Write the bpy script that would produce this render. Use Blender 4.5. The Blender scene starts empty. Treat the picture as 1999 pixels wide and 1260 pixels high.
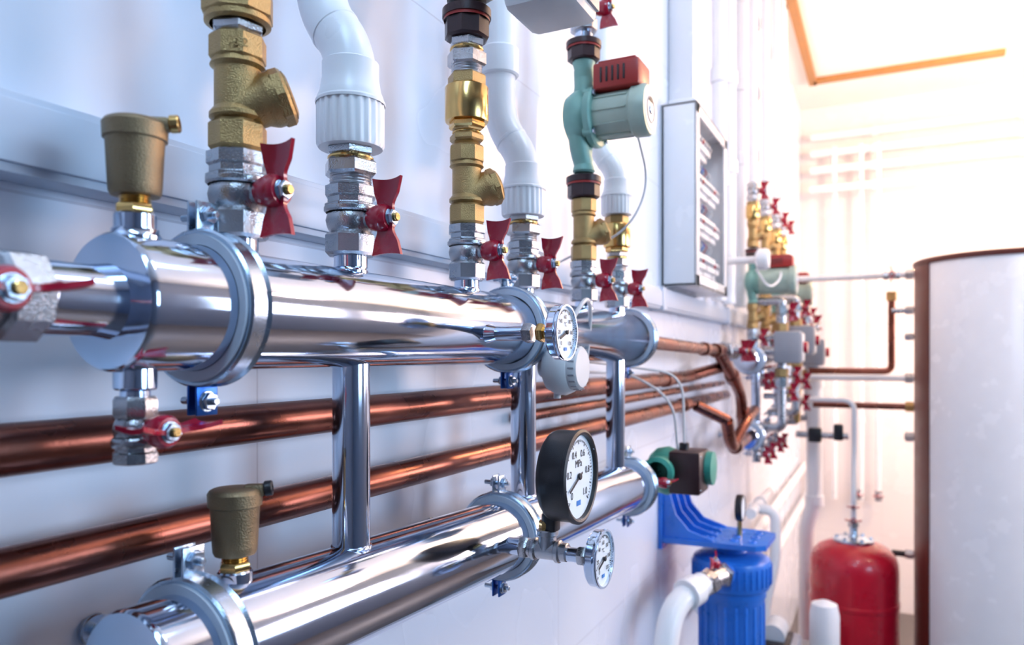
import bpy, bmesh, math, random
from mathutils import Vector, Matrix, Quaternion
random.seed(4)
H=2.30   # eye height above the floor; all local z values below are relative to it
XM=0.14  # manifold axis distance from the wall
pi=math.pi
X=Vector((1,0,0));Y=Vector((0,1,0));Z=Vector((0,0,1))

# ------------------------------------------------------------------ materials
MATS={}
def mat(name,col,metal=0.0,rough=0.4,var=0.12,bump=0.0,scale=30,emit=None,es=0,coat=0,rvar=0.1):
    if name in MATS: return MATS[name]
    m=bpy.data.materials.new(name); m.use_nodes=True
    nt=m.node_tree; b=nt.nodes['Principled BSDF']
    b.inputs['Metallic'].default_value=metal
    b.inputs['Coat Weight'].default_value=coat
    tc=nt.nodes.new('ShaderNodeTexCoord'); nz=nt.nodes.new('ShaderNodeTexNoise')
    nz.inputs['Scale'].default_value=scale; nz.inputs['Detail'].default_value=5
    nt.links.new(tc.outputs['Object'],nz.inputs['Vector'])
    mr=nt.nodes.new('ShaderNodeMapRange')
    mr.inputs['From Min'].default_value=.3; mr.inputs['From Max'].default_value=.7
    mr.inputs['To Min'].default_value=max(rough-rvar*.5,.02); mr.inputs['To Max'].default_value=rough+rvar*.5
    nt.links.new(nz.outputs['Fac'],mr.inputs['Value']); nt.links.new(mr.outputs['Result'],b.inputs['Roughness'])
    cr=nt.nodes.new('ShaderNodeValToRGB')
    cr.color_ramp.elements[0].position=.3; cr.color_ramp.elements[1].position=.7
    cr.color_ramp.elements[0].color=[c*(1-var) for c in col]+[1]
    cr.color_ramp.elements[1].color=[min(c*(1+var),1) for c in col]+[1]
    nt.links.new(nz.outputs['Fac'],cr.inputs['Fac']); nt.links.new(cr.outputs['Color'],b.inputs['Base Color'])
    if bump>0:
        n2=nt.nodes.new('ShaderNodeTexNoise'); n2.inputs['Scale'].default_value=scale*25
        nt.links.new(tc.outputs['Object'],n2.inputs['Vector'])
        bp=nt.nodes.new('ShaderNodeBump'); bp.inputs['Strength'].default_value=bump; bp.inputs['Distance'].default_value=.002
        nt.links.new(n2.outputs['Fac'],bp.inputs['Height']); nt.links.new(bp.outputs['Normal'],b.inputs['Normal'])
    if emit:
        b.inputs['Emission Color'].default_value=(*emit,1); b.inputs['Emission Strength'].default_value=es
    MATS[name]=m; return m
chrome=mat('polished_steel',(.60,.69,.84),1,.10,.05,0,8,rvar=.08)
nickel=mat('nickel_plated',(.47,.48,.51),1,.27,.12,.25,25)
zinc=mat('zinc_steel',(.52,.62,.74),1,.25,.08,.1,30)
brass=mat('cast_brass',(.40,.27,.12),1,.38,.18,.5,30)
gold=mat('machined_brass',(.66,.43,.16),1,.20,.08,.05,30)
bronze=mat('dull_brass',(.26,.19,.11),.85,.42,.12,.4,30)
copper=mat('copper_tube',(.22,.082,.060),1,.28,.35,.05,9,rvar=.15)
red=mat('red_lever_paint',(.36,.004,.026),0,.26,.08,.08,20,coat=.5)
white=mat('white_plastic',(.82,.83,.86),0,.32,.02,0,10)
offw=mat('white_enamel',(.82,.82,.84),0,.25,.02,0,10)
rubber=mat('grey_rubber',(.55,.60,.68),0,.5,.05,.05,40)
black=mat('black_plastic',(.014,.013,.016),0,.38,.1,.1,30)
maroon=mat('dark_maroon_plastic',(.030,.010,.012),0,.35,.1,.1,30)
green=mat('pump_green',(.19,.38,.33),.1,.38,.08,.3,25)
greenl=mat('pump_green_light',(.38,.48,.41),.1,.36,.08,.2,25)
greend=mat('pump_green_dark',(.04,.30,.23),.1,.38,.08,.3,25)
dred=mat('pump_terminal_red',(.33,.022,.018),0,.4,.08,.05,20)
grey=mat('grey_plastic',(.30,.31,.35),0,.4,.05,.05,20)
lgrey=mat('light_grey_plastic',(.58,.59,.61),0,.38,.04,.03,20)
blue=mat('blue_plastic',(.022,.17,.66),0,.3,.08,.02,15)
bluez=mat('blue_zinc',(.03,.12,.42),.8,.3,.1,.1,20)
vred=mat('vessel_red',(.52,.005,.025),0,.3,.05,.05,15,coat=.3)
dial=mat('dial_face',(.78,.85,.92),0,.4,.01,0,10)
ink=mat('dial_ink',(.01,.01,.015),0,.5)
inkb=mat('dial_ink_blue',(.02,.2,.6),0,.5)
brown=mat('dark_brown_trim',(.11,.022,.014),0,.45,.1,0,20)
tan=mat('ceiling_trim_tan',(.40,.19,.06),0,.5,.1,0,20)
trunk=mat('trunking_grey',(.50,.57,.68),0,.35,.03,0,10)
concrete=mat('plinth_concrete',(.35,.34,.34),0,.7,.1,.2,10)

# ------------------------------------------------------------------ mesh builder
def rotto(ax):
    return Vector((0,0,1)).rotation_difference(Vector(ax).normalized()).to_matrix().to_4x4()
class B:
    def __init__(s,name,loc=(0,0,0),rz=0,abs_z=False):
        s.name=name; s.loc=Vector(loc)
        s.loc.z+=0 if abs_z else H
        s.rz=rz; s.v=[];s.f=[];s.mi=[];s.mats=[]
    def midx(s,m):
        if m not in s.mats: s.mats.append(m)
        return s.mats.index(m)
    def add(s,vs,fs,m):
        o=len(s.v); s.v+= [Vector(v) for v in vs]; i=s.midx(m)
        for f in fs: s.f.append([o+k for k in f]); s.mi.append(i)
    def lathe(s,prof,o,ax,m,seg=40,phase=0):
        M=Matrix.Translation(Vector(o))@rotto(ax)
        vs=[];fs=[];rings=[]
        for r,h in prof:
            if r<1e-6: rings.append([len(vs)]); vs.append(M@Vector((0,0,h)))
            else:
                rings.append(list(range(len(vs),len(vs)+seg)))
                for k in range(seg):
                    a=2*pi*k/seg+phase; vs.append(M@Vector((r*math.cos(a),r*math.sin(a),h)))
        for a,b in zip(rings,rings[1:]):
            for k in range(seg):
                k2=(k+1)%seg
                if len(a)==1 and len(b)==1: continue
                if len(a)==1: fs.append((a[0],b[k2],b[k]))
                elif len(b)==1: fs.append((a[k],a[k2],b[0]))
                else: fs.append((a[k],a[k2],b[k2],b[k]))
        s.add(vs,fs,m)
    def cyl(s,r,o,ax,L,m,seg=40,c=None,r2=None):
        c=min(.0015,r*.2,L*.3) if c is None else c
        r2=r if r2 is None else r2
        s.lathe([(0,0),(r-c,0),(r,c),(r2,L-c),(r2-c,L),(0,L)],o,ax,m,seg)
    def hexn(s,r,o,ax,L,m,n=6,phase=.3):
        c=min(.003,L*.25)
        s.lathe([(0,0),(r*.9,0),(r,c),(r,L-c),(r*.9,L),(0,L)],o,ax,m,n,phase)
    def thread(s,r,o,ax,L,m,n=6):
        p=[(0,0)]
        for i in range(n):
            p+=[(r-.0012,L*i/n),(r,L*(i+.5)/n)]
        p+=[(r-.0012,L),(0,L)]
        s.lathe(p,o,ax,m,32)
    def torus(s,R,r,o,ax,m,seg=48,n=12,sx=1):
        p=[(R+r*math.cos(2*pi*k/n),r*sx*math.sin(2*pi*k/n)) for k in range(n+1)]
        s.lathe(p,o,ax,m,seg)
    def tube(s,pts,r,m,seg=20,bend=.02,n=7,close=True):
        P=[Vector(p) for p in pts]; path=[P[0]]
        for i in range(1,len(P)-1):
            a=P[i-1]-P[i]; b=P[i+1]-P[i]
            d=min(bend,a.length*.49,b.length*.49)
            p0=P[i]+a.normalized()*d; p1=P[i]+b.normalized()*d
            for k in range(n+1):
                t=k/n; path.append((1-t)**2*p0+2*t*(1-t)*P[i]+t*t*p1)
        path.append(P[-1])
        T=[]
        for i in range(len(path)):
            a=path[max(i-1,0)];b=path[min(i+1,len(path)-1)]
            T.append((b-a).normalized())
        up=Vector((0,0,1)) if abs(T[0].z)<.9 else Vector((1,0,0))
        u=T[0].cross(up).normalized(); vs=[];fs=[]
        for i,p in enumerate(path):
            if i>0: u=(T[i-1].rotation_difference(T[i])@u).normalized()
            w=T[i].cross(u)
            for k in range(seg):
                a=2*pi*k/seg; vs.append(p+r*(math.cos(a)*u+math.sin(a)*w))
        for i in range(len(path)-1):
            for k in range(seg):
                k2=(k+1)%seg
                fs.append((i*seg+k,i*seg+k2,(i+1)*seg+k2,(i+1)*seg+k))
        if close:
            fs.append(tuple(range(seg))[::-1]); fs.append(tuple(range((len(path)-1)*seg,len(path)*seg)))
        s.add(vs,fs,m)
    def box(s,c,size,m,bev=.002,R=None):
        bm=bmesh.new(); bmesh.ops.create_cube(bm,size=1)
        bmesh.ops.scale(bm,vec=size,verts=bm.verts)
        if bev>0: bmesh.ops.bevel(bm,geom=bm.edges[:],offset=bev,segments=2,profile=.5,affect='EDGES')
        M=Matrix.Translation(Vector(c))@(R.to_4x4() if R else Matrix())
        bm.verts.index_update()
        s.add([M@v.co for v in bm.verts],[[v.index for v in f.verts] for f in bm.faces],m); bm.free()
    def prism(s,outl,o,ux,uy,t,m):
        "outline in plane ux,uy extruded symmetric by t along normal"
        ux=Vector(ux);uy=Vector(uy);n=ux.cross(uy).normalized();o=Vector(o);k=len(outl)
        vs=[o+ux*a+uy*b-n*t/2 for a,b in outl]+[o+ux*a+uy*b+n*t/2 for a,b in outl]
        fs=[tuple(range(k))[::-1],tuple(range(k,2*k))]+[(i,(i+1)%k,(i+1)%k+k,i+k) for i in range(k)]
        s.add(vs,fs,m)
    def wing(s,o,along,side,out,m,L=.043,r0=.004,sc=1):
        "butterfly lever fin: broad in the stem (out) direction, thin sideways, lightly dished"
        o=Vector(o);N=12;K=8;vs=[];fs=[];th=.0048*sc
        for i in range(N+1):
            t=i/N; d=(r0+(L-r0)*t)*sc
            w=(.0135-.0030*math.sin(min(t*1.8,1)*pi)+.0060*max(0,(t-.25)/.75)**1.2)*sc
            c=-.005*sc+.009*sc*t
            for j in range(K+1):
                q=-1+2*j/K
                dd=d+(.0025*sc*(q*q-.5)*t)
                cup=.0035*sc*q*q*t+.004*sc*t*t
                vs.append(o+along*dd+out*(w*q+c)+side*(cup+th/2))
        n1=len(vs)
        vs+=[v-side*th for v in vs[:n1]]
        W=K+1
        for i in range(N):
            for j in range(K):
                a=i*W+j; q=(a,a+1,a+W+1,a+W); fs.append(q); fs.append(tuple(n1+k for k in q[::-1]))
        for i in range(N):
            for j in (0,K):
                a=i*W+j; fs.append((a,a+W,a+W+n1,a+n1))
        for j in range(K):
            a=N*W+j; fs.append((a,a+1,a+1+n1,a+n1))
            a=j; fs.append((a,a+1,a+1+n1,a+n1))
        s.add(vs,fs,m)
    def done(s,ang=35):
        me=bpy.data.meshes.new(s.name); me.from_pydata([tuple(v) for v in s.v],[],s.f)
        for m in s.mats: me.materials.append(m)
        me.polygons.foreach_set('material_index',s.mi)
        bm=bmesh.new(); bm.from_mesh(me); bmesh.ops.recalc_face_normals(bm,faces=bm.faces[:]); bm.to_mesh(me); bm.free()
        me.polygons.foreach_set('use_smooth',[True]*len(me.polygons))
        me.set_sharp_from_angle(angle=math.radians(ang)); me.update()
        ob=bpy.data.objects.new(s.name,me); bpy.context.scene.collection.objects.link(ob)
        ob.location=s.loc; ob.rotation_euler=(0,0,s.rz); return ob
def text(parent,body,size,loc,rot,m,ext=.0002,name='lettering'):
    c=bpy.data.curves.new(name,'FONT'); c.body=body; c.size=size; c.extrude=ext; c.align_x='CENTER'; c.align_y='CENTER'
    o=bpy.data.objects.new(name,c); bpy.context.scene.collection.objects.link(o)
    c.materials.append(m); o.parent=parent; o.location=loc; o.rotation_euler=rot
    return o

# ------------------------------------------------------------------ fittings (local, base at z=0)
def handle(b,hub,out,along,sc=1):
    out=Vector(out);along=Vector(along);hub=Vector(hub);side=out.cross(along)
    b.lathe([(0,-.026*sc),(.010*sc,-.026*sc),(.0135*sc,-.022*sc),(.0165*sc,-.010*sc),(.0160*sc,-.002*sc),(.0135*sc,.0025*sc),(0,.003*sc)],hub,out,red,28)
    b.wing(hub,along,side,out,red,sc=sc); b.wing(hub,-along,side,out,red,sc=sc)
    b.cyl(.0105*sc,hub+out*.0025*sc,out,.0015*sc,zinc,24)
    b.hexn(.0092*sc,hub+out*.0035*sc,out,.006*sc,zinc)
    b.cyl(.0050*sc,hub+out*.009*sc,out,.0045*sc,gold,16)
def ball_valve(y,z,h=.082,x=XM,r=.026,sc=1,along=Z,axis=None,out=X,name='ball_valve',hoff=.054,base=.015):
    b=B(name,(x,y,z)); ax=Vector(axis) if axis else Z
    k=h/.082
    def o(t): return ax*(t*k)
    if base>0: b.cyl(r*.72,-ax*base,ax,base+.004,chrome,32)
    b.hexn(r*1.10,o(0),ax,.026*k,nickel,8,.2)
    b.lathe([(r*.8,0),(r*.86,.001),(r*.98,.008*k),(r*1.05,.016*k),(r*.98,.024*k),(r*.84,.030*k)],o(.025),ax,nickel,40)
    b.lathe([(r*.8,0),(r*1.12,.001),(r*1.12,.006*k),(r*1.0,.008*k),(r*1.0,.014*k),(r*1.1,.016*k),(r*1.1,.027*k),(r*.95,.029*k),(0,.029*k)],o(.053),ax,nickel,8,.2)
    b.lathe([(r*1.04,0),(r*1.12,.002),(r*1.12,.006),(r*1.04,.008)],o(.05),ax,nickel,40)
    c=o(.041); out=Vector(out)
    b.cyl(.011*sc,c,out,r+.008,nickel,24); b.hexn(.012*sc,c+out*(r+.001),out,.006,nickel)
    b.cyl(.006*sc,c+out*r,out,hoff-r,gold,16)
    handle(b,c+out*hoff,out,Vector(along),sc)
    return b.done()
def y_strainer(y,z,h,x=XM,r=.0235,br=(.66,.54,.34),text_=None):
    b=B('y_strainer',(x,y,z)); 
    b.hexn(r*1.16,(0,0,0),Z,h*.25,brass,8,.2)
    b.cyl(r*.93,(0,0,h*.2),Z,h*.6,brass)
    b.lathe([(r*.9,0),(r*1.12,.004),(r*1.12,.008),(r*.93,.014)],(0,0,h*.25),Z,brass,40)
    b.hexn(r*1.14,(0,0,h*.77),Z,h*.23,brass,8,.2)
    b.lathe([(r*.9,0),(r*1.1,.004),(r*1.0,.010)],(0,0,h*.70),Z,brass,40)
    d=Vector(br).normalized(); s0=Vector((0,0,h*.36))
    b.lathe([(r*.95,0),(r*.95,.024),(r*1.08,.030),(r*1.12,.033),(r*1.12,.040)],s0,d,brass,36)
    b.hexn(r*1.20,s0+d*.037,d,.014,brass,8,.1)
    b.lathe([(r*1.0,0),(r*1.0,.002),(r*.8,.004),(0,.0045)],s0+d*.050,d,brass,32)
    ob=b.done()
    if text_: 
        text(ob,text_,.011,(r*.80,-r*.78,h*.87),(pi/2,0,pi/4+.05),brass,.0006)
    return ob
def union(y,z,h,x=XM,r=.03,name='pipe_union',m=nickel):
    b=B(name,(x,y,z))
    b.thread(r*.78,(0,0,0),Z,h*.3,m,4); b.hexn(r,(0,0,h*.25),Z,h*.4,m,6,.3); b.cyl(r*.85,(0,0,h*.65),Z,h*.1,gold)
    b.hexn(r*.9,(0,0,h*.73),Z,h*.27,m,6,.1)
    return b.done()
def ppr(y,z,nut_h,r,s0,s1,off,top,x=XM,coupler=None):
    "white plastic pipe with ribbed union nut and offset bend"
    b=B('white_plastic_pipe',(x,y,z)); R=r*1.34
    seg=96; vs=[];fs=[]
    lv=[(R*.94,0,0),(R,nut_h*.05,1),(R,nut_h*.60,1),(R*.96,nut_h*.66,0)]
    for rr,hh,q in lv:
        for k in range(seg):
            a=2*pi*k/seg; w=rr*(1-.045*q*(1 if k%4<2 else 0)); vs.append((w*math.cos(a),w*math.sin(a),hh))
    for i in range(3):
        for k in range(seg):
            k2=(k+1)%seg; fs.append((i*seg+k,i*seg+k2,(i+1)*seg+k2,(i+1)*seg+k))
    fs.append(tuple(range(seg))[::-1]); fs.append(tuple(range(3*seg,4*seg)))
    b.add(vs,fs,white)
    b.lathe([(R*.97,0),(R*.97,nut_h*.08),(R*.9,nut_h*.16),(r*1.12,nut_h*.34),(r*1.12,nut_h*.55),(r*1.0,nut_h*.58)],(0,0,nut_h*.62),Z,white,40)
    b.lathe([(R*1.02,0),(R*1.03,.003),(R*1.0,.005),(R*.9,.005)],(0,0,nut_h*.60),Z,white,40)
    b.tube([(0,0,nut_h*.6),(0,0,s0),(off,0,s1),(off,0,top)],r,white,32,bend=.05,n=10)
    mid=(Vector((0,0,s0))+Vector((off,0,s1)))/2; d=Vector((off,0,s1-s0)).normalized()
    b.lathe([(r*1.0,-.003),(r*1.035,-.002),(r*1.035,.002),(r*1.0,.003)],mid,d,white,36)
    if coupler: b.cyl(r*1.22,(off,0,coupler),Z,.05,white,36,.003)
    return b.done()
def pump(y,z,h=.235,x=XM,mat1=green,mat2=greenl,box=dred,L=.142,r=.046,disc=True):
    b=B('circulation_pump',(x,y,z)); c=h*.48
    b.lathe([(.02,0),(.024,.004),(.022,.012),(.017,.03),(.019,.06)],(0,0,0),Z,mat1,32)
    b.lathe([(.02,0),(.024,-.004),(.022,-.012),(.017,-.03),(.022,-.07)],(0,0,h),Z,mat1,32)
    b.tube([(0,0,.02),(-.004,-.012,.045),(-.004,-.03,c*.85),(0,-.02,c)],.021,mat1,20,bend=.03)
    b.tube([(0,0,h-.02),(-.002,.008,h-.06),(0,0,c)],.021,mat1,20,bend=.03)
    b.lathe([(0,-.034),(.03,-.034),(.048,-.026),(.057,-.010),(.058,.004),(.052,.018),(.045,.026),(0,.03)],(0,-.004,c),X,mat1,48)
    b.lathe([(.0,.018),(.060,.018),(.062,.021),(.062,.031),(.058,.034),(0,.034)],(0,0,c),X,mat1,48)
    for k in range(4):
        a=pi/4+k*pi/2
        p=Vector((.034,.055*math.cos(a),c+.055*math.sin(a)))
        b.cyl(.009,p-X*.02,X,.02,mat1,16); b.hexn(.006,p,X,.006,zinc)
    b.lathe([(r,.034),(r*1.0,L-.035),(r*1.12,L-.030),(r*1.13,L-.006),(r*1.05,L),(0,L)],(0,0,c),X,mat2,48)
    for k in range(10):
        a=2*pi*k/10; 
        b.box((.07,(r+.001)*math.cos(a),c+(r+.001)*math.sin(a)),(.07,.003,.004),mat2,.0006,Matrix.Rotation(a,3,'X'))
    if disc:
        b.cyl(r*.86,(L-.001,0,c),X,.002,lgrey,36); b.torus(r*.55,.0015,(L+.001,0,c),X,grey); b.cyl(.009,(L,0,c),X,.004,zinc,20)
        b.box((L+.0012,0,c+r*.42),(.001,.03,.007),ink,.0002)
    b.box((L*.58,0,c+r+.024),(L*.68,.082,.054),box,.006)
    b.box((L*.58,0,c+r+.053),(L*.56,.066,.008),box,.003)
    for k in range(5): b.box((L*.58-.03+k*.012,-.0415,c+r+.025),(.004,.003,.03),black,.0005)
    b.cyl(.007,(L*.30,.02,c+r+.02),-X,.03,black,16)
    return b.done()
def blk_union(y,z,h,x=XM,r=.033):
    b=B('black_pipe_union',(x,y,z))
    b.hexn(r,(0,0,0),Z,h*.55,maroon,8); b.lathe([(r*.8,0),(r*1.08,.002),(r*1.08,h*.25),(r*.95,h*.3),(0,h*.3)],(0,0,h*.55),Z,maroon,36)
    b.lathe([(r*1.02,0),(r*1.02,.005),(r*.8,.007)],(0,0,h*.5),Z,dred,36)
    return b.done()
def coupling(y,z,h,x=XM,r=.033):
    b=B('brass_check_valve',(x,y,z))
    b.hexn(r*.84,(0,0,0),Z,h*.14,gold,6); b.lathe([(r*.7,0),(r*.97,.001),(r,.004),(r,h*.62),(r*.97,h*.64),(r*.7,h*.65)],(0,0,h*.12),Z,gold,48)
    b.hexn(r*.88,(0,0,h*.76),Z,h*.24,brass,6); return b.done()
def air_vent(y,z,x=XM,spout=gold,base=.024,bd=.0235):
    "z = top of pipe"
    b=B('air_vent',(x,y,z))
    b.cyl(.0165,(0,0,-.012),Z,.012+base*.85,chrome,32)
    b.hexn(.0155,(0,0,base*.8),Z,.009,gold,6); b.thread(.0125,(0,0,base*.8+.008),Z,.009,gold,4)
    zz=base*.8+.015
    b.lathe([(.010,0),(.019,.001),(.0205,.004),(.021,.010),(.0228,.045),(.0232,.047),(bd+.0015,.048),(bd+.002,.060),(bd,.063),(bd-.003,.0645),(.006,.066),(0,.066)],(0,0,zz),Z,bronze,48)
    d=Vector((.75,.6,.10)).normalized()
    b.box(Vector((0,0,zz+.060))+d*.018,(.02,.012,.012),bronze,.003,Matrix.Rotation(.66,3,'Z'))
    b.cyl(.0055,Vector((0,0,zz+.060))+d*.016,d,.016,spout,20)
    b.lathe([(.0065,0),(.0075,.001),(.0075,.007),(.0065,.008),(.004,.008),(.004,.004),(0,.004)],Vector((0,0,zz+.060))+d*.027,d,spout,24)
    return b.done()
def clamp(y,z,R=.057,x=XM,w=.028,blu=True):
    b=B('pipe_clamp',(x,y,z))
    b.lathe([(R+.0005,-w*.5),(R+.010,-w*.55),(R+.010,w*.55),(R+.0005,w*.5)],(0,0,0),Y,rubber,56)
    o=R+.0085
    b.lathe([(o,-w*.42),(o+.005,-w*.46),(o+.007,-w*.38),(o+.0045,-w*.26),(o+.0045,w*.26),(o+.007,w*.38),(o+.005,w*.46),(o,w*.42)],(0,0,0),Y,zinc,56)
    for sg in (1,-1):
        mm=zinc if sg>0 or not blu else bluez
        for dx in (-.0055,.0055):
            b.box((dx-.004,0,sg*(o+.017)),(.003,w*.85,.032),mm,.0012)
        b.cyl(.0035,(-.03,0,sg*(o+.020)),X,.045,zinc,16)
        b.hexn(.0085,(.003,0,sg*(o+.020)),X,.006,zinc); b.cyl(.010,(.0015,0,sg*(o+.020)),X,.002,zinc,20)
        b.cyl(.003,(.009,0,sg*(o+.020)),X,.003,mm,10)
        b.hexn(.0075,(-.018,0,sg*(o+.020)),X,.006,zinc)
    b.cyl(.006,(-x+.004,0,0),X,x-o,zinc,16); b.cyl(.016,(-x+.0005,0,0),X,.006,zinc,20); b.hexn(.012,(-o-.012,0,0),X,.014,zinc)
    return b.done()

# ------------------------------------------------------------------ upper manifold
ZU=.0435; RU=.057
def zl(y): return -.268-.0384*(y-.404)
b=B('upper_steel_manifold',(XM,0,ZU))
b.lathe([(0,.388),(.045,.388),(.0545,.389),(.0565,.3915),(RU,.395),(RU,1.80),(RU-.004,1.806),(0,1.808)],(0,0,0),Y,chrome,96)
b.lathe([(.026,.318),(.0285,.319),(.0285,.372),(.031,.3885)],(0,0,0),Y,chrome,48)
for yy in (.415,.5255,.696,.968,1.164,1.455,1.67):
    b.lathe([(.020,.045),(.0205,.056),(.0185,.059),(.0185,.062)],(0,yy,0),Z,chrome,32)
b.cyl(.017,(0,.415,-.050),-Z,.022,chrome,32)
b.done()
b=B('lower_steel_manifold',(XM,.404,-.268))
ax=Vector((0,1,-.0384)).normalized()
b.lathe([(0,0),(.045,0),(.0545,.001),(.0565,.0035),(RU,.007),(RU,1.39),(RU-.004,1.395),(0,1.396)],(0,0,0),ax,chrome,96)
b.done()
for yy in (.697,1.164,1.66):
    b=B('steel_connecting_pipe',(XM,yy,0)); z0=zl(yy)+.04; z1=ZU-.04
    b.cyl(.022,(0,0,z0),Z,z1-z0,chrome,48)
    b.torus(.0225,.002,(0,0,zl(yy)+.0555),Z,chrome); b.done()
for yy in (.487,1.11,1.757): clamp(yy,ZU)
for yy in (.472,1.08,1.757): clamp(yy,zl(yy))

# left end isolating valve along -Y, and drain valve below
ball_valve(.333,ZU,h=.10,axis=(0,-1,0),r=.031,along=Y,base=.0,hoff=.058,sc=.95)
b=B('pipe_union',(XM,.240,ZU)); b.thread(.024,(0,0,0),-Y,.03,nickel); b.hexn(.034,(0,-.02,0),-Y,.03,nickel); b.tube([(0,-.04,0),(0,-.9,0)],.021,chrome,32); b.done()
ball_valve(.415,-.034,h=.056,axis=(0,0,-1),r=.0165,along=Y,base=.006,hoff=.040,sc=.85,name='drain_valve')
air_vent(.415,ZU+RU-.002)
air_vent(.522,zl(.522)+RU-.003,spout=black,base=.014)

# stack 1 : valve, strainer, union
ball_valve(.5255,.113,h=.084,r=.0265)
y_strainer(.5255,.197,.112,text_='16 2')
b=B('pipe_union',(XM,.5255,.309)); b.hexn(.0255,(0,0,0),Z,.011,nickel); b.lathe([(.026,0),(.031,.002),(.031,.007),(.029,.009)],(0,0,.010),Z,brass,40)
b.hexn(.034,(0,0,.016),Z,.030,brass,8); b.hexn(.030,(0,0,.046),Z,.03,brass,6); b.tube([(0,0,.07),(0,0,1.95)],.022,white,24); b.done()
# stack 2
ball_valve(.696,.117,h=.082,r=.0275)
union(.696,.199,.046,r=.0315)
ppr(.696,.243,.085,.0295,.115,.172,-.045,2.0,coupler=.200)
# stack 3
ball_valve(.968,.113,h=.084)
y_strainer(.968,.197,.118)
union(.968,.313,.03,r=.026,m=brass)
coupling(.968,.340,.082)
union(.968,.420,.055,r=.030)
blk_union(.968,.474,.055,r=.034)
b=B('circulation_pump',(XM,.968,.528))
b.lathe([(.022,0),(.030,.004),(.030,.012),(.022,.03),(.024,.05)],(0,0,0),Z,black,32)
b.lathe([(0,-.04),(.04,-.038),(.058,-.02),(.062,0),(.055,.03),(.0,.034)],(0,0,.06),X,black,48)
b.lathe([(.048,.03),(.048,.075),(.044,.08),(0,.08)],(0,0,.06),X,grey,48)
for k in range(16):
    a=2*pi*k/16; b.box((.05,.05*math.cos(a),.06+.05*math.sin(a)),(.05,.006,.003),black,.001,Matrix.Rotation(a,3,'X'))
b.box((.138,0,.022),(.105,.11,.14),lgrey,.014)
b.box((.192,0,.022),(.006,.09,.11),grey,.002)
b.lathe([(.022,0),(.03,.01),(.03,.03)],(0,0,.115),Z,black,32); b.tube([(0,0,.13),(0,0,1.74)],.022,white,24)
b.done()
# stack 4
ball_valve(1.164,.116,h=.082,r=.0265)
union(1.164,.198,.046,r=.0305)
ppr(1.164,.242,.075,.0285,.100,.170,-.047,2.02,coupler=.25)
# stack 5 (green pump)
ball_valve(1.455,.113,h=.085)
y_strainer(1.455,.198,.13)
blk_union(1.455,.328,.055,r=.034)
pump(1.455,.381,.235)
blk_union(1.455,.614,.05,r=.034)
ball_valve(1.455,.675,h=.084)
b=B('white_plastic_pipe',(XM,1.455,.758)); b.cyl(.03,(0,0,0),Z,.05,white); b.tube([(0,0,.03),(0,0,1.5)],.022,white,24); b.done()
# stack 6
ball_valve(1.67,.113,h=.085)
union(1.67,.198,.045,r=.028)
coupling(1.67,.243,.085,r=.032)
ppr(1.67,.33,.07,.0275,.10,.16,-.045,1.94,coupler=.3)

# ------------------------------------------------------------------ gauges
def gauge_face(ob,R,x,nums,unit,needle,font):
    b=B('dial_markings',(0,0,0),abs_z=True); n=50
    for k in range(n+1):
        a=math.radians(225-270*k/n); L=.10 if k%5==0 else .05
        p=Vector((0,math.cos(a),math.sin(a)))
        q=p*R*(.86-L/2)
        b.box(q+X*(x),(.0004,R*L,.0009 if k%5 else .0016),ink,0,Matrix.Rotation(a,3,'X'))
    a=needle
    b.box(Vector((x+.002,math.cos(a)*R*.25,math.sin(a)*R*.25)),(.0008,R*.85,.003),ink,0,Matrix.Rotation(a,3,'X'))
    b.cyl(R*.08,(x,0,0),X,.004,ink,20)
    b.box((x,0,-R*.62),(.0004,R*.24,R*.12),inkb,0)
    o=b.done(); o.parent=ob; 
    for i,t in enumerate(nums):
        a=math.radians(225-270*i/(len(nums)-1)); rr=R*.58
        text(ob,t,font,(x,math.cos(a)*rr,math.sin(a)*rr),(pi/2,0,pi/2),ink,.0001)
    text(ob,unit,font*1.05,(x,0,R*.30),(pi/2,0,pi/2),ink,.0001)
def thermo(y,z,xw,xf,R,nums,unit,name='thermometer_gauge'):
    b=B(name,(xf,y,z)); L=xf-xw
    b.lathe([(.006,-L),(.014,-L+.004),(.010,-L+.02)],(0,0,0),X,chrome,24)
    b.cyl(.0105,(-L*.85,0,0),X,L*.4,chrome,24); b.hexn(.0145,(-L*.50,0,0),X,.014,nickel); b.hexn(.0135,(-L*.33,0,0),X,.010,gold); b.cyl(.008,(-L*.3,0,0),X,L*.25,gold,20)
    b.lathe([(0,-.016),(R*.9,-.016),(R*.97,-.013),(R*.97,-.004),(R*1.0,-.003),(R*1.02,0),(R*1.0,.003),(R*.93,.003),(R*.92,-.002),(0,-.002)],(0,0,0),X,chrome,56)
    b.cyl(R*.92,(-.003,0,0),X,.002,dial,48,0)
    ob=b.done(); gauge_face(ob,R*.95,0,nums,unit,math.radians(200),R*.2); return ob
thermo(.93,ZU-.012,.192,.316,.038,['0','20','40','60','80','100','120'],'°C')
thermo(1.0,-.288,.270,.345,.041,['0','20','40','60','80','100','120'],'°C')
b=B('gauge_tee',(.14,1.0,-.286))
b.cyl(.013,(.05,0,0),X,.03,chrome,28); b.hexn(.017,(.075,0,0),X,.014,nickel); b.cyl(.0135,(.085,0,0),X,.065,nickel,28); b.cyl(.0165,(.094,0,0),X,.008,nickel,28); b.cyl(.0165,(.132,0,0),X,.008,nickel,28)
b.cyl(.0135,(.139-.0,0,0),X,.012,nickel,24)
b.cyl(.0135,(.118,0,0),Z,.03,nickel,28); b.cyl(.0165,(.118,0,.022),Z,.009,nickel,28); b.hexn(.013,(.118,0,.03),Z,.014,gold); b.done()
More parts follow.
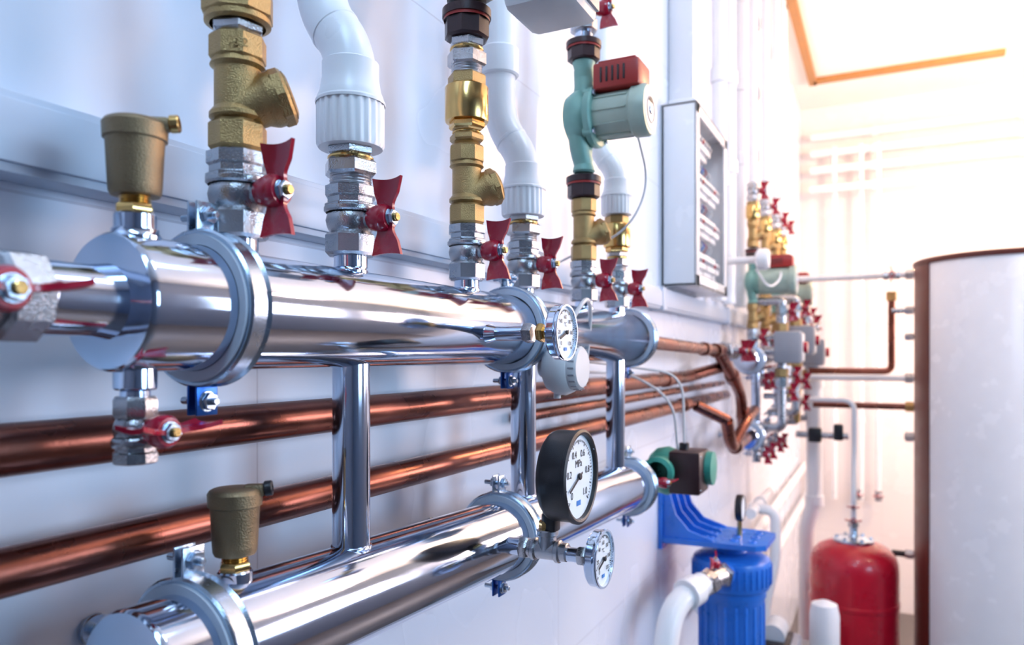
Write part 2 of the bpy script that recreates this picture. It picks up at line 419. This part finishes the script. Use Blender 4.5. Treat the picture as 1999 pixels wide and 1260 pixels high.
b=B('pressure_gauge',(.310,1.0,-.174)); R=.066
b.lathe([(0,-.044),(R*.9,-.044),(R*.97,-.040),(R,-.034),(R,-.004),(R*1.03,-.003),(R*1.03,.002),(R*.97,.004),(R*.92,.003),(R*.91,-.004),(0,-.004)],(0,0,0),X,black,72)
b.cyl(R*.915,(-.006,0,0),X,.003,dial,56,0)
b.cyl(.009,(-.05,0,-.085),Z,.03,black,20); b.box((-.045,0,-.068),(.02,.022,.03),black,.003); b.tube([(-.052,0,-.09),(-.05,0,-.06)],.010,black)
for a in (.6,2.5,4.7): b.cyl(.003,(-.001,R*.96*math.cos(a),R*.96*math.sin(a)),X,.004,zinc,10)
g=b.done(); gauge_face(g,R*.93,-.0025,['0','0.2','0.4','0.6','0.8','1.0'],'MPa',math.radians(205),.0145)

# thermostat head
b=B('thermostat_actuator',(.19,1.15,-.020))
b.cyl(.016,(-.01,0,0),X,.02,nickel); 
b.lathe([(0,0),(.024,0),(.038,.008),(.045,.022),(.046,.036),(.041,.048),(.038,.05)],(0,0,0),X,lgrey,48)
b.lathe([(.038,.05),(.038,.052),(.036,.062),(.032,.066),(0,.067)],(0,0,0),X,lgrey,48)
for k in range(20):
    a=2*pi*k/20; b.box((.058,.037*math.cos(a),.037*math.sin(a)),(.012,.0015,.003),grey,.0003,Matrix.Rotation(a,3,'X'))
b.cyl(.006,(.02,0,-.042),-Z,.01,lgrey,16)
b.done()
def cable(pts,r=.003,m=lgrey,name='cable'):
    b=B(name,(0,0,0)); b.tube(pts,r,m,10,bend=.2,n=12); return b.done()
cable([(.20,1.18,.02),(.22,1.26,.11),(.20,1.34,.09),(.18,1.36,-.03),(.14,1.42,-.06),(.10,1.40,.02)],.004)
cable([(.24,1.50,.47),(.26,1.53,.36),(.22,1.50,.26),(.10,1.5,.22),(.02,1.55,.2)],.0025)
cable([(.02,1.7,-.01),(.08,1.95,-.03),(.2,2.06,-.05),(.205,2.06,-.2),(.205,2.06,-.26)],.0035)
cable([(.02,1.75,-.04),(.08,1.98,-.05),(.19,2.0,-.12),(.19,2.05,-.27)],.0035)

# ------------------------------------------------------------------ copper pipes
b=B('copper_pipe',(.05,0,-.078)); b.tube([(0,-1.2,0),(0,2.75,0),(.09,3.05,.04)],.0225,copper,32,bend=.05); b.cyl(.027,(0,2.42,0),Y,.06,copper,24); b.done()
b=B('copper_pipe',(.05,0,-.179)); b.tube([(0,-1.2,0),(0,3.5,0)],.021,copper,32,bend=.05); b.cyl(.026,(0,2.66,0),Y,.06,copper,24); b.done()
b=B('copper_pipe',(.038,0,-.125)); b.tube([(0,1.38,0),(0,3.5,0)],.012,copper,24); b.done()
b=B('copper_pipe',(0,0,0)); b.tube([(.14,1.86,.038),(.14,2.80,.02),(.14,3.0,.02)],.019,copper,24)
b.cyl(.024,(.14,2.60,.024),Y,.05,copper,24); b.cyl(.027,(.14,2.80,.02),Y,.10,copper,24)
b.tube([(.14,2.85,.02),(.16,3.10,-.10),(.16,3.25,-.17),(.16,3.30,-.30)],.023,copper,24,bend=.05)
b.cyl(.029,(.157,3.05,-.075),Vector((0,.25,-.12)),.05,copper,24); b.cyl(.029,(.16,3.30,-.22),-Z,.05,copper,24)
b.done()
b=B('copper_pipe',(0,0,0))
b.tube([(.16,2.93,-.25),(.16,3.0,-.345),(.16,3.10,-.37),(.15,3.49,-.37)],.024,copper,24,bend=.06); b.cyl(.030,(.16,3.1,-.37),Y,.05,copper,24)
b.tube([(.06,2.85,-.19),(.16,2.93,-.25)],.022,copper,24)
b.tube([(.16,3.08,-.36),(.19,3.2,-.27),(.19,3.42,-.24)],.022,copper,24,bend=.08)
b.done()
for yy,zz in ((2.98,.02),(3.12,.02)):
    b=B('lever_valve',(.14,yy,zz)); b.tube([(0,-.02,0),(0,.38,0)],.022,nickel,24); b.hexn(.036,(0,0,0),Y,.04,nickel); b.hexn(.034,(0,.07,0),Y,.03,nickel); b.cyl(.012,(0,.04,0),X,.06,nickel,16); handle(b,(.075,.04,0),X,Z,1.0); b.done()
b=B('lever_valve',(.14,1.806,.038)); b.cyl(.014,(0,0,0),Y,.02,nickel,24); b.hexn(.022,(0,.015,0),Y,.03,red); b.hexn(.022,(0,.05,0),Y,.02,brass); b.wing((.02,.03,0),X,Z,Y,red,sc=.7);b.done()

# pump at the end of the lower manifold
b=B('circulation_pump',(.16,2.06,-.322))
b.tube([(-.02,-.26,0.002),(-.02,.6,-.03)],.02,nickel,24)
b.hexn(.03,(-.02,-.20,0),Y,.05,nickel); handle(b,(.035,-.15,-.01),X,Y,.9); b.cyl(.012,(-.02,-.15,-.01),X,.05,nickel)
b.lathe([(0,-.05),(.045,-.048),(.062,-.03),(.068,-.0),(.062,.02),(0,.03)],(0,-.0,.0),X,greend,40)
b.lathe([(.03,-.12),(.042,-.115),(.042,-.095),(.030,-.085),(.040,-.03)],(0,0,.01),Y,greend,32)
b.lathe([(.03,.10),(.036,.095),(.036,.08),(.028,.07),(.034,.03)],(0,0,0),Y,greend,32)
b.lathe([(.05,.02),(.05,.035),(.046,.12),(0,.125)],(0,0.03,.01),X,greend,40)
b.box((.06,-.01,.005),(.085,.115,.115),maroon,.006)
for q in (-1,1):
    for w in (-1,1): b.cyl(.004,(.101,-.01+q*.045,.005+w*.045),X,.003,zinc,10)
b.cyl(.006,(.101,-.01,0),X,.003,zinc,12)
b.cyl(.014,(.045,0,.06),Z,.02,black,20)
b.done()

# ------------------------------------------------------------------ wall trunking
b=B('cable_trunking',(0,0,0))
b.box((.021,2.2,.190),(.04,7.4,.070),trunk,.002); b.box((.0435,2.2,.190),(.006,7.4,.054),trunk,.0015)
for yy in (-.6,1.2,2.45,3.6): b.box((.0255,yy,.190),(.048,.05,.076),trunk,.002)
b.done()

# ------------------------------------------------------------------ electrical panel
b=B('electrical_panel',(0,2.57,.243)); W=.56; Hh=.64; D=.125
t=.012
b.box((t/2,W/2,Hh/2),(t,W,Hh),offw,.002); b.box((D/2,t/2,Hh/2),(D,t,Hh),offw,.003); b.box((D/2,W-t/2,Hh/2),(D,t,Hh),offw,.003)
b.box((D/2,W/2,t/2),(D,W,t),offw,.003); b.box((D/2,W/2,Hh-t/2),(D,W,t),offw,.003)
b.box((D-.004,.025,Hh/2),(.008,.05,Hh),offw,.002); b.box((D-.004,W-.025,Hh/2),(.008,.05,Hh),offw,.002)
b.box((D-.004,W/2,.02),(.008,W,.04),offw,.002); b.box((D-.004,W/2,Hh-.02),(.008,W,.04),offw,.002)
for r_ in range(4):
    zz=.10+r_*.145
    b.box((.035,W/2,zz),(.008,W-.1,.035),zinc,.001)
    n=10
    for k in range(n):
        yy=.075+k*.041
        if r_==3 and k>5: continue
        m_=white if (k+r_)%4 else lgrey
        b.box((.065,yy+.018,zz),(.055,.037,.085),m_,.002); b.box((.098,yy+.018,zz),(.018,.037,.045),m_,.002)
        b.box((.110,yy+.018,zz+.004),(.010,.010,.015),(red if k%5==2 else grey),.001)
    for k in range(8):
        y0=.08+k*.05
        b.tube([(.06,y0,zz-.04),(.085+.01*random.random(),y0+.02,zz-.065),(.06,y0+.05*random.random(),zz-.10)],.0025,[bluez,dred,grey,lgrey][k%4],8,bend=.02,n=4)
b.done()
b=B('white_duct',(0,2.62,.89)); b.box((.046,.16,.72),(.09,.22,1.42),offw,.004); b.box((.051,.16,.02),(.10,.24,.03),offw,.003); b.done()
for i,(yy,xx,z0) in enumerate(((3.30,.06,.24),(3.52,.06,.24),(3.80,.07,.24),(4.15,.08,.24),(4.6,.09,.24),(5.2,.10,.24))):
    b=B('white_riser_pipe',(xx,yy,z0)); b.tube([(0,0,0),(0,0,2.06)],.032,white,24)
    for c in (.5+.1*i,.95+.06*i,1.5): b.cyl(.040,(0,0,c),Z,.06,white,24)
    b.done()

# ------------------------------------------------------------------ second manifold group
b=B('upper_steel_manifold',(XM,3.5,-.02)); b.lathe([(0,0),(.05,0),(.055,.005),(.055,1.4),(.05,1.405),(0,1.405)],(0,0,0),Y,chrome,48)
for q in (.3,1.1): b.cyl(.022,(0,q,-.33),Z,.3,chrome,32)
b.done()
b=B('lower_steel_manifold',(XM,3.5,-.375)); b.lathe([(0,0),(.05,0),(.055,.005),(.055,1.4),(.05,1.405),(0,1.405)],(0,0,0),Y,chrome,48); b.done()
clamp(3.6,-.375,.055,blu=False); clamp(4.5,-.375,.055); clamp(3.62,-.02,.055)
def simple_riser(y,z0,z1,x=XM,r=.02,m=white):
    b=B('white_riser_pipe',(x,y,z0)); b.tube([(0,0,0),(0,0,z1-z0)],r,m,20); b.done()
for i,yy in enumerate((3.7,4.12,4.55,4.85)):
    ball_valve(yy,.045,h=.085)
    y_strainer(yy,.13,.12)
    if i in(0,2): pump(yy,.25,.22,L=.20,r=.062); blk_union(yy,.47,.05)
    else: coupling(yy,.25,.08); union(yy,.33,.06); blk_union(yy,.39,.05); simple_riser(yy,.44,.52,r=.024,m=nickel)
    y_strainer(yy,.52,.13); coupling(yy,.65,.09); ball_valve(yy,.745,h=.085)
    simple_riser(yy,.83,2.3)
for i,yy in enumerate((3.8,4.0,4.3,4.5)):
    ball_valve(yy,-.09,h=.07,axis=(0,0,-1),r=.02)
    ball_valve(yy+.02,-.45,h=.075,axis=(0,0,-1),r=.02)
for (xx,yy,zz) in ((.27,3.72,.02),(.29,4.15,.06),(.31,4.6,.0)):
    b=B('mixing_valve',(xx,yy,zz)); b.box((.03,0,.02),(.12,.14,.15),grey,.010); b.box((.093,0,.02),(.006,.12,.13),lgrey,.004); b.cyl(.026,(.095,0,.02),X,.02,red,24)
    b.tube([(-.14,0,0),(0,0,0)],.022,nickel); b.tube([(0,0,-.24),(0,0,.24)],.022,nickel); b.hexn(.032,(0,0,.095),Z,.04,brass); b.hexn(.032,(0,0,-.12),Z,.04,brass)
    for sg in (1,-1):
        b.hexn(.030,(0,0,sg*.17),Z,.05,nickel); b.cyl(.01,(0,0,sg*.19),X,.05,nickel,16); handle(b,(.055,0,sg*.19),X,Z,1.0)
    b.tube([(-.14,0,.24),(0,0,.24),(0,0,.2)],.02,nickel,bend=.03); b.tube([(-.14,0,-.36),(0,0,-.36),(0,0,-.2)],.02,nickel,bend=.03)
    b.done()
for (xx,yy,zz) in ((.24,3.95,.17),(.25,4.35,.17),(.27,4.8,.2),(.26,4.0,-.14),(.27,4.4,-.18),(.30,4.75,-.12),(.27,4.35,-.30)):
    ball_valve(yy,zz,x=xx,h=.09,r=.024)
    b=B('lever_valve',(xx,yy+.06,zz-.02)); b.tube([(0,0,-.05),(0,0,.14)],.018,brass,16); b.tube([(-.12,0,-.05),(0,0,-.05),(0,0,0)],.016,nickel,16,bend=.02); b.hexn(.025,(0,0,.03),Z,.03,brass); b.done()
b=B('thermostat_actuator',(.202,3.38,.42)); b.lathe([(0,0),(.03,0),(.045,.01),(.048,.04),(.04,.055),(0,.058)],(0,0,0),X,white,32); b.cyl(.016,(-.2,0,0),X,.2,white,20); b.done()
cable([(.26,3.75,.46),(.28,3.6,.35),(.24,3.5,.30),(.2,3.4,.38)],.005,white)

# ------------------------------------------------------------------ blue filter
b=B('water_filter_housing',(.224,2.67,-.70))
b.lathe([(0,.03),(.05,.03),(.055,.02),(.06,.02),(.105,.012),(.128,-.002),(.132,-.012),(.132,-.085),(.126,-.10),(.118,-.105)],(0,0,0),Z,blue,64)
for k in range(36):
    a=2*pi*k/36; b.box((.133*math.cos(a),.133*math.sin(a),-.05),(.006,.007,.065),blue,.001,Matrix.Rotation(a,3,'Z'))
b.lathe([(.116,-.10),(.116,-.13),(.110,-.14),(.106,-.55),(.10,-.60),(.06,-.63),(0,-.635)],(0,0,0),Z,blue,64)
for k in range(20):
    a=2*pi*k/20; b.box((.109*math.cos(a),.109*math.sin(a),-.34),(.008,.010,.38),blue,.002,Matrix.Rotation(a,3,'Z'))
b.cyl(.036,(0,-.10,-.03),-Y,.07,blue,32); b.cyl(.036,(0,.10,-.03),Y,.07,blue,32)
b.cyl(.045,(0,0,.0),Z,.06,blue,32)
b.prism([(-.222,-.13),(-.20,-.14),(.10,-.125),(.13,-.10),(.135,.10),(.10,.125),(-.20,.14),(-.222,.13)],(0,0,.062),X,Y,.018,blue)
b.prism([(-.14,-.02),(-.14,.20),(-.09,.215),(.09,.215),(.14,.20),(.14,-.02)],(-.216,0,.05),Y,Z,.014,blue)
for q in (-.12,-.04,.04,.12):
    b.prism([(-.215,.065),(-.215,.24),(-.19,.235),(-.165,.15),(-.12,.10),(-.04,.075),(-.04,.065)],(0,q,0),X,Z,.010,blue)
for q in (-.07,0,.07):
    for w in (-.06,.02,.08): b.torus(.012,.003,(w,q,.072),Z,blue,20,8)
b.done()
b=B('pressure_gauge',(.262,2.67,-.53)); b.cyl(.008,(-.01,0,-.105),Z,.07,gold); b.lathe([(0,-.02),(.044,-.02),(.046,-.015),(.046,.0),(.042,.004),(.04,0),(0,0)],(0,0,0),X,black,40); b.cyl(.040,(-.001,0,0),X,.002,dial,32,0); g=b.done()
b=B('filter_inlet_pipe',(.224,2.50,-.72))
b.tube([(0,.01,0),(-.005,-.05,0)],.030,nickel,24); b.hexn(.042,(0,-.0,0),-Y,.03,nickel)
d=Vector((-.07,-.20,-.03)).normalized()
b.tube([(0,-.03,0),(-.035,-.13,.0)],.034,nickel,24); b.hexn(.043,(-.02,-.09,0),d,.035,nickel)
b.cyl(.014,(-.01,-.06,0),Z,.05,nickel); handle(b,(-.01,-.06,.055),Z,Y,1.0)
b.tube([(-.035,-.13,0),(-.095,-.27,-.04),(-.105,-.33,-.16),(-.105,-.33,-H+.73)],.037,white,28,bend=.06)
b.cyl(.048,(-.05,-.165,-.01),d,.055,white,28); b.cyl(.048,(-.105,-.33,-.18),-Z,.07,white,28)
b.done()

# ------------------------------------------------------------------ pipes to the right / corner
b=B('white_drain_pipe',(.345,4.6,0)); b.tube([(-.30,-.05,.0),(-.06,0,.0),(0,0,-.06),(0,0,-.85),(-.04,.0,-.98),(-.04,0,-H+.01)],.045,white,28,bend=.08)
for zz in (-.12,-.8): b.cyl(.053,(0,0,zz),-Z,.06,white,28)
b.done()
for (zz,xx,y0,y1) in ((-1.0,.06,2.95,7.4),(-.80,.10,3.9,4.6),(-1.28,.07,3.0,7.4)):
    b=B('white_supply_pipe',(xx,0,zz)); b.tube([(0,y0,0),(0,y1,0)],.027,white,24)
    for q in (y0+.3,y0+1.1): 
        if q<y1: b.cyl(.035,(0,q,0),Y,.06,white,24)
    b.done()
ball_valve(3.45,-1.0,h=.09,x=.06,axis=(0,1,0),r=.032,along=Z,base=0)
ball_valve(4.0,-1.28,h=.09,x=.07,axis=(0,1,0),r=.032,along=Z,base=0)
b=B('white_riser_pipe',(.20,4.05,0)); b.tube([(-.13,0,-.80),(0,0,-.80),(0,0,-1.05),(-.05,0,-1.3),(-.05,0,-H+.01)],.027,white,24,bend=.06); b.done()
TX,TY=1.263,4.307
def tpipe(zz,x0,r,m,y=4.45,nm='copper_pipe'):
    b=B(nm,(0,y,zz)); x1=TX-.41
    b.tube([(x0,0,0),(x1+.03,0,0)],r,m,20,bend=.04)
    b.hexn(r*1.7,(x1-.05,0,0),X,.04,brass if m is copper else nickel); return b.done()
tpipe(.43,.15,.017,white,nm='white_plastic_pipe')
tpipe(-.12,.30,.017,white,y=4.5,nm='white_plastic_pipe')
tpipe(-.27,.35,.017,copper)
b=B('copper_pipe',(0,4.55,0)); b.tube([(.32,0,-.085),(.74,0,-.085),(.74,0,.30)],.018,copper,20,bend=.04); b.hexn(.028,(.74,0,.30),Z,.05,brass); b.done()
tpipe(.24,.74,.014,nickel,nm='tank_sensor'); tpipe(-.43,.80,.016,black,nm='tank_sensor'); tpipe(-1.05,.74,.016,black,nm='tank_sensor'); tpipe(.1,.80,.012,black,nm='tank_sensor')
ball_valve(4.45,.43,x=.70,h=.08,axis=(1,0,0),r=.022,out=(0,-1,0),along=Z,base=0)
b=B('lever_valve',(.36,4.45,-.44)); b.tube([(-.1,0,0),(.17,0,0)],.018,nickel); b.box((0,0,0),(.07,.06,.08),black,.01); b.box((.12,0,.02),(.05,.06,.09),black,.01); b.done()
ball_valve(4.5,.16,x=.30,h=.08,axis=(1,0,0),r=.022,out=(0,-1,0),along=Z,base=0)

# hot water tank
b=B('hot_water_tank',(TX,TY,0)); R=.42
b.lathe([(0,-H+.03),(R-.03,-H+.03),(R,-H+.06),(R,.45),(R-.004,.458)],(0,0,0),Z,offw,96)
b.lathe([(R-.004,.446),(R+.008,.448),(R+.010,.452),(R+.010,.468),(R+.003,.474),(R-.03,.476)],(0,0,0),Z,brown,96)
b.lathe([(R-.03,.476),(R-.08,.480),(.1,.498),(0,.498)],(0,0,0),Z,offw,96)
a0=math.radians(185);a1=math.radians(210);n=8;vs=[];fs=[]
for k in range(n+1):
    a=a0+(a1-a0)*k/n
    for rr in (R-.002,R+.006):
        for zz in (-H+.06,.448): vs.append((rr*math.cos(a),rr*math.sin(a),zz))
for k in range(n):
    o=k*4; fs+=[(o+2,o+3,o+7,o+6),(o,o+1,o+5,o+4),(o+1,o+3,o+7,o+5),(o,o+2,o+6,o+4)]
fs+=[(0,1,3,2),(n*4,n*4+1,n*4+3,n*4+2)]
b.add(vs,fs,brown)
for k in range(3): b.cyl(.03,(.3*math.cos(k*2.1),.3*math.sin(k*2.1),-H),Z,.04,black,16)
b.done()

# red expansion vessel
b=B('expansion_vessel',(.560,4.29,-1.49)); R=.215; q=-.36
b.lathe([(0,q+.0),(.08,q+.002),(.15,q+.02),(.19,q+.06),(R,q+.13),(R,.20),(R+.004,.203),(R+.004,.222),(R,.225),(R,.38),(.212,.415),(.198,.455),(.170,.487),(.13,.508),(.09,.520),(.07,.525)],(0,0,0),Z,vred,64)
b.lathe([(.095,.514),(.10,.520),(.10,.531),(.085,.536),(.03,.541),(.02,.556),(.02,.60),(0,.60)],(0,0,0),Z,zinc,40)
for k in range(6):
    a=k*pi/3; b.hexn(.010,(.082*math.cos(a),.082*math.sin(a),.534),Z,.01,zinc)
for k in range(3):
    a=k*2*pi/3+.5; b.tube([(.15*math.cos(a),.15*math.sin(a),q+.08),(.19*math.cos(a),.19*math.sin(a),-H+1.49)],.014,vred,12)
b.hexn(.028,(0,0,.59),Z,.03,nickel); b.tube([(0,0,.6),(0,0,.75),(-.0,.1,.95),(0,.1,1.25),(-.3,.1,1.25)],.014,white,20,bend=.06)
handle(b,(.0,-.045,.63),-Y,X,.9); b.cyl(.01,(0,0,.63),-Y,.045,nickel)
handle(b,(.0,-.045,.70),-Y,X,.7); b.cyl(.01,(0,0,.70),-Y,.045,nickel)
b.done()
b=B('equipment_plinth',(.28,3.5,-1.40)); b.box((0,0,-(H-1.4)/2),(.52,.85,H-1.40),concrete,.01); b.done()
b=B('white_canister',(.46,3.66,-1.40)); b.lathe([(0,0),(.06,0),(.065,.01),(.065,.22),(.055,.27),(.02,.285),(0,.285)],(0,0,0),Z,white,32); b.done()
b=B('floor_pump_unit',(.28,3.35,-1.40)); b.box((0,0,.09),(.20,.30,.18),grey,.02); b.lathe([(0,0),(.05,0),(.05,.14),(0,.14)],(.0,-.05,.21),Y,lgrey,32); b.box((0,0,.185),(.14,.2,.02),black,.005); b.done()

# far-wall pipes
for i,zz in enumerate((2.02,1.86,1.70,1.52)):
    b=B('white_ceiling_pipe',(.1,7.40-.03*i,zz)); b.tube([(0,0,0),(3.45,0,0)],.035,white,20); 
    for q in (.5,1.6,2.8): b.cyl(.045,(q,0,0),X,.05,white,20)
    b.done()
for i,xx in enumerate((.30,.52,.66)):
    b=B('white_riser_pipe',(xx,7.36,-1.0)); b.tube([(0,0,-.3),(0,0,2.9)],.024,white,20)
    for q in (.4,1.3,2.2): b.cyl(.032,(0,0,q),Z,.06,white,20)
    ob=b.done()
for i,xx in enumerate((.5,.66)):
    ball_valve(7.36,-1.2,x=xx,h=.09,out=(0,-1,0),along=X,r=.03,base=0,axis=(0,0,-1))

# ------------------------------------------------------------------ room shell
XR=3.6;YB=-2.4;YF=7.5;ZC=2.32
def tile_mat(name,col,joint,axis):
    m=bpy.data.materials.new(name); m.use_nodes=True; nt=m.node_tree; b=nt.nodes['Principled BSDF']
    tc=nt.nodes.new('ShaderNodeTexCoord'); sp=nt.nodes.new('ShaderNodeSeparateXYZ'); cb=nt.nodes.new('ShaderNodeCombineXYZ')
    nt.links.new(tc.outputs['Object'],sp.inputs[0])
    nt.links.new(sp.outputs[axis],cb.inputs[0]); nt.links.new(sp.outputs['Z'],cb.inputs[1])
    mp=nt.nodes.new('ShaderNodeMapping'); mp.inputs['Location'].default_value=(.274,-(H-.738),0)
    nt.links.new(cb.outputs[0],mp.inputs[0])
    br=nt.nodes.new('ShaderNodeTexBrick'); br.offset=0; br.inputs['Scale'].default_value=1
    br.inputs['Brick Width'].default_value=.962; br.inputs['Row Height'].default_value=.443; br.inputs['Mortar Size'].default_value=.0016; br.inputs['Mortar Smooth'].default_value=.3
    br.inputs['Color1'].default_value=(*col,1); br.inputs['Color2'].default_value=(*[c*.985 for c in col],1); br.inputs['Mortar'].default_value=(*joint,1)
    nt.links.new(mp.outputs[0],br.inputs['Vector']); nt.links.new(br.outputs['Color'],b.inputs['Base Color'])
    nz=nt.nodes.new('ShaderNodeTexNoise'); nz.inputs['Scale'].default_value=3
    nt.links.new(tc.outputs['Object'],nz.inputs['Vector'])
    mr=nt.nodes.new('ShaderNodeMapRange'); mr.inputs['To Min'].default_value=.18; mr.inputs['To Max'].default_value=.34
    nt.links.new(nz.outputs['Fac'],mr.inputs['Value']); nt.links.new(mr.outputs['Result'],b.inputs['Roughness'])
    bp=nt.nodes.new('ShaderNodeBump'); bp.inputs['Strength'].default_value=.2; bp.inputs['Distance'].default_value=.002; bp.invert=True
    nt.links.new(br.outputs['Fac'],bp.inputs['Height']); nt.links.new(bp.outputs['Normal'],b.inputs['Normal'])
    return m
tl=tile_mat('white_wall_tile',(.70,.76,.87),(.56,.60,.70),'Y'); tf=tile_mat('white_wall_tile_far',(.86,.82,.82),(.74,.70,.70),'X')  # far copy made lighter and pinker; bright warm light put into its colour
plaster=mat('ceiling_paint',(.86,.84,.81),0,.7,.02,.05,4); floorm=mat('floor_tile',(.10,.09,.09),0,.35,.15,.05,3)
plain=mat('grey_wall_paint',(.12,.15,.21),0,.6,.05,.05,3)
def slab0(name,c,size,m):
    b=B(name,(0,0,0),abs_z=True); b.box(c,size,m,0); return b.done()
hz=H+ZC
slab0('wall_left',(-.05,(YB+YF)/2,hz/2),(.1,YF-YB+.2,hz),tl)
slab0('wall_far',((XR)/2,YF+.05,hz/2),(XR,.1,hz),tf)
slab0('wall_back',((XR)/2,YB-.05,hz/2),(XR,.1,hz),plain)
slab0('floor',(XR/2,(YB+YF)/2,-.05),(XR+.2,YF-YB+.2,.1),floorm)
slab0('ceiling',(XR/2,(YB+YF)/2,hz+.05),(XR+.2,YF-YB+.2,.1),plaster)
wins=[(0.3,1.7),(2.8,4.4),(5.2,6.8)]; w0=H-.25; w1=H+1.05
ys=[YB]+[q for w in wins for q in w]+[YF]
b=B('wall_right',(0,0,0),abs_z=True)
b.box((XR+.05,(YB+YF)/2,w0/2),(.1,YF-YB,w0),plain,0); b.box((XR+.05,(YB+YF)/2,(w1+hz)/2),(.1,YF-YB,hz-w1),plain,0)
for i in range(0,len(ys),2): b.box((XR+.05,(ys[i]+ys[i+1])/2,(w0+w1)/2),(.1,ys[i+1]-ys[i],w1-w0),plain,0)
b.done()
cool=mat('sky_glass_cool',(.8,.9,1),0,.3,0,0,1,emit=(.48,.73,1),es=5)  # glow for the panes of the added windows
warmg=mat('sky_glass_warm',(1,.9,.8),0,.3,0,0,1,emit=(1,.76,.68),es=9)
for i,(a,c) in enumerate(wins):  # added windows out of view; glowing panes light the room and the chrome
    b=B('window_%d'%(i+1),(XR,(a+c)/2,(w0+w1)/2),abs_z=True); w=c-a; h=w1-w0
    for q in (-1,0,1): b.box((.03,q*(w/2-.03),0),(.07,.06,h),offw,.004)
    for q in (-1,1): b.box((.03,0,q*(h/2-.03)),(.07,w,.06),offw,.004)
    b.box((.05,0,0),(.006,w-.05,h-.05),cool if i<2 else warmg,0); b.done()
slab0('trim_1',(.85,6.7,hz-.02),(1.35,.07,.04),tan)
slab0('trim_2',(.17,5.2,hz-.02),(.06,3.1,.04),tan)
wl=mat('warm_lamp_diffuser',(1,.9,.7),0,.4,0,0,1,emit=(1,.68,.38),es=30)  # glow for the added pendant globes
cl=mat('cool_lamp_diffuser',(.9,.95,1),0,.4,0,0,1,emit=(.52,.76,1),es=11)  # glow for the added ceiling panels
def added_lamp(x,y,sx,sy,m):  # added glowing panels out of view, for cool light on the near pipes
    b=B('ceiling_lamp',(x,y,hz-.03),abs_z=True); b.box((0,0,.015),(sx,sy,.03),offw,.004); b.box((0,0,-.003),(sx-.05,sy-.05,.008),m,.001); return b.done()
added_lamp(1.0,-.6,.5,1.6,cl); added_lamp(1.3,1.6,.3,1.0,cl)
def added_pendant(x,y,z,r,power,col):  # added globe and point light out of view, for the warm far glow
    b=B('pendant_lamp',(x,y,z)); n=16
    b.lathe([(r*math.sin(pi*k/n),-r*math.cos(pi*k/n)) for k in range(n+1)],(0,0,0),Z,wl,32); b.cyl(.012,(0,0,r*.95),Z,ZC-z-r*.95,black,12); b.done()
    l=bpy.data.lights.new('pendant_glow','POINT'); l.energy=power; l.color=col; l.shadow_soft_size=r*1.15
    o=bpy.data.objects.new('pendant_glow',l); bpy.context.scene.collection.objects.link(o); o.location=(x,y,H+z)
added_pendant(1.95,5.45,1.72,.16,620,(1,.62,.34))
added_pendant(2.5,3.2,1.6,.14,90,(1,.70,.66))
def area(name,loc,target,size,sy,power,col):
    l=bpy.data.lights.new(name,'AREA'); l.shape='RECTANGLE'; l.size=size; l.size_y=sy; l.energy=power; l.color=col
    o=bpy.data.objects.new(name,l); bpy.context.scene.collection.objects.link(o); o.location=loc
    o.rotation_euler=(Vector(target)-Vector(loc)).to_track_quat('-Z','Y').to_euler()
area('lamp_cool_near',(1.0,-.6,hz-.08),(.6,.3,0),.5,1.6,24,(.42,.68,1))  # added cool fill from behind the camera
area('window_daylight',(3.4,1.0,H+.4),(0,1.0,H),1.3,1.1,28,(.46,.72,1))  # added cool side light, puts highlights on the chrome
area('window_daylight_far',(3.45,3.6,H+.4),(0,4.4,H),1.5,1.1,52,(1,.76,.76))  # added pinkish fill to brighten the wall beyond the near manifolds
area('window_daylight_end',(3.45,6.0,H+.4),(.4,5.8,H),1.5,1.1,60,(1,.74,.68))  # added pinkish fill to brighten the far end
area('lamp_mid',(1.3,1.6,hz-.08),(.1,3.2,H+.3),.3,1.0,18,(.86,.88,1))  # added fill aimed at the shaded side of the electrical panel

w=bpy.data.worlds.new('World'); bpy.context.scene.world=w; w.use_nodes=True
w.node_tree.nodes['Background'].inputs[0].default_value=(.4,.6,.95,1); w.node_tree.nodes['Background'].inputs[1].default_value=.4

# ------------------------------------------------------------------ camera
cam=bpy.data.cameras.new('Camera'); co=bpy.data.objects.new('Camera',cam); bpy.context.scene.collection.objects.link(co)
co.location=(.70,0,H); th=math.atan(.5); co.rotation_euler=(pi/2,0,th)
cam.sensor_width=36; cam.lens=36*1450/1999; cam.shift_y=(695-630)/1999; cam.clip_start=.02
cam.dof.use_dof=True; cam.dof.focus_distance=.95; cam.dof.aperture_fstop=4.2
bpy.context.scene.camera=co
vs_=bpy.context.scene.view_settings; vs_.view_transform='Standard'; vs_.exposure=0.0
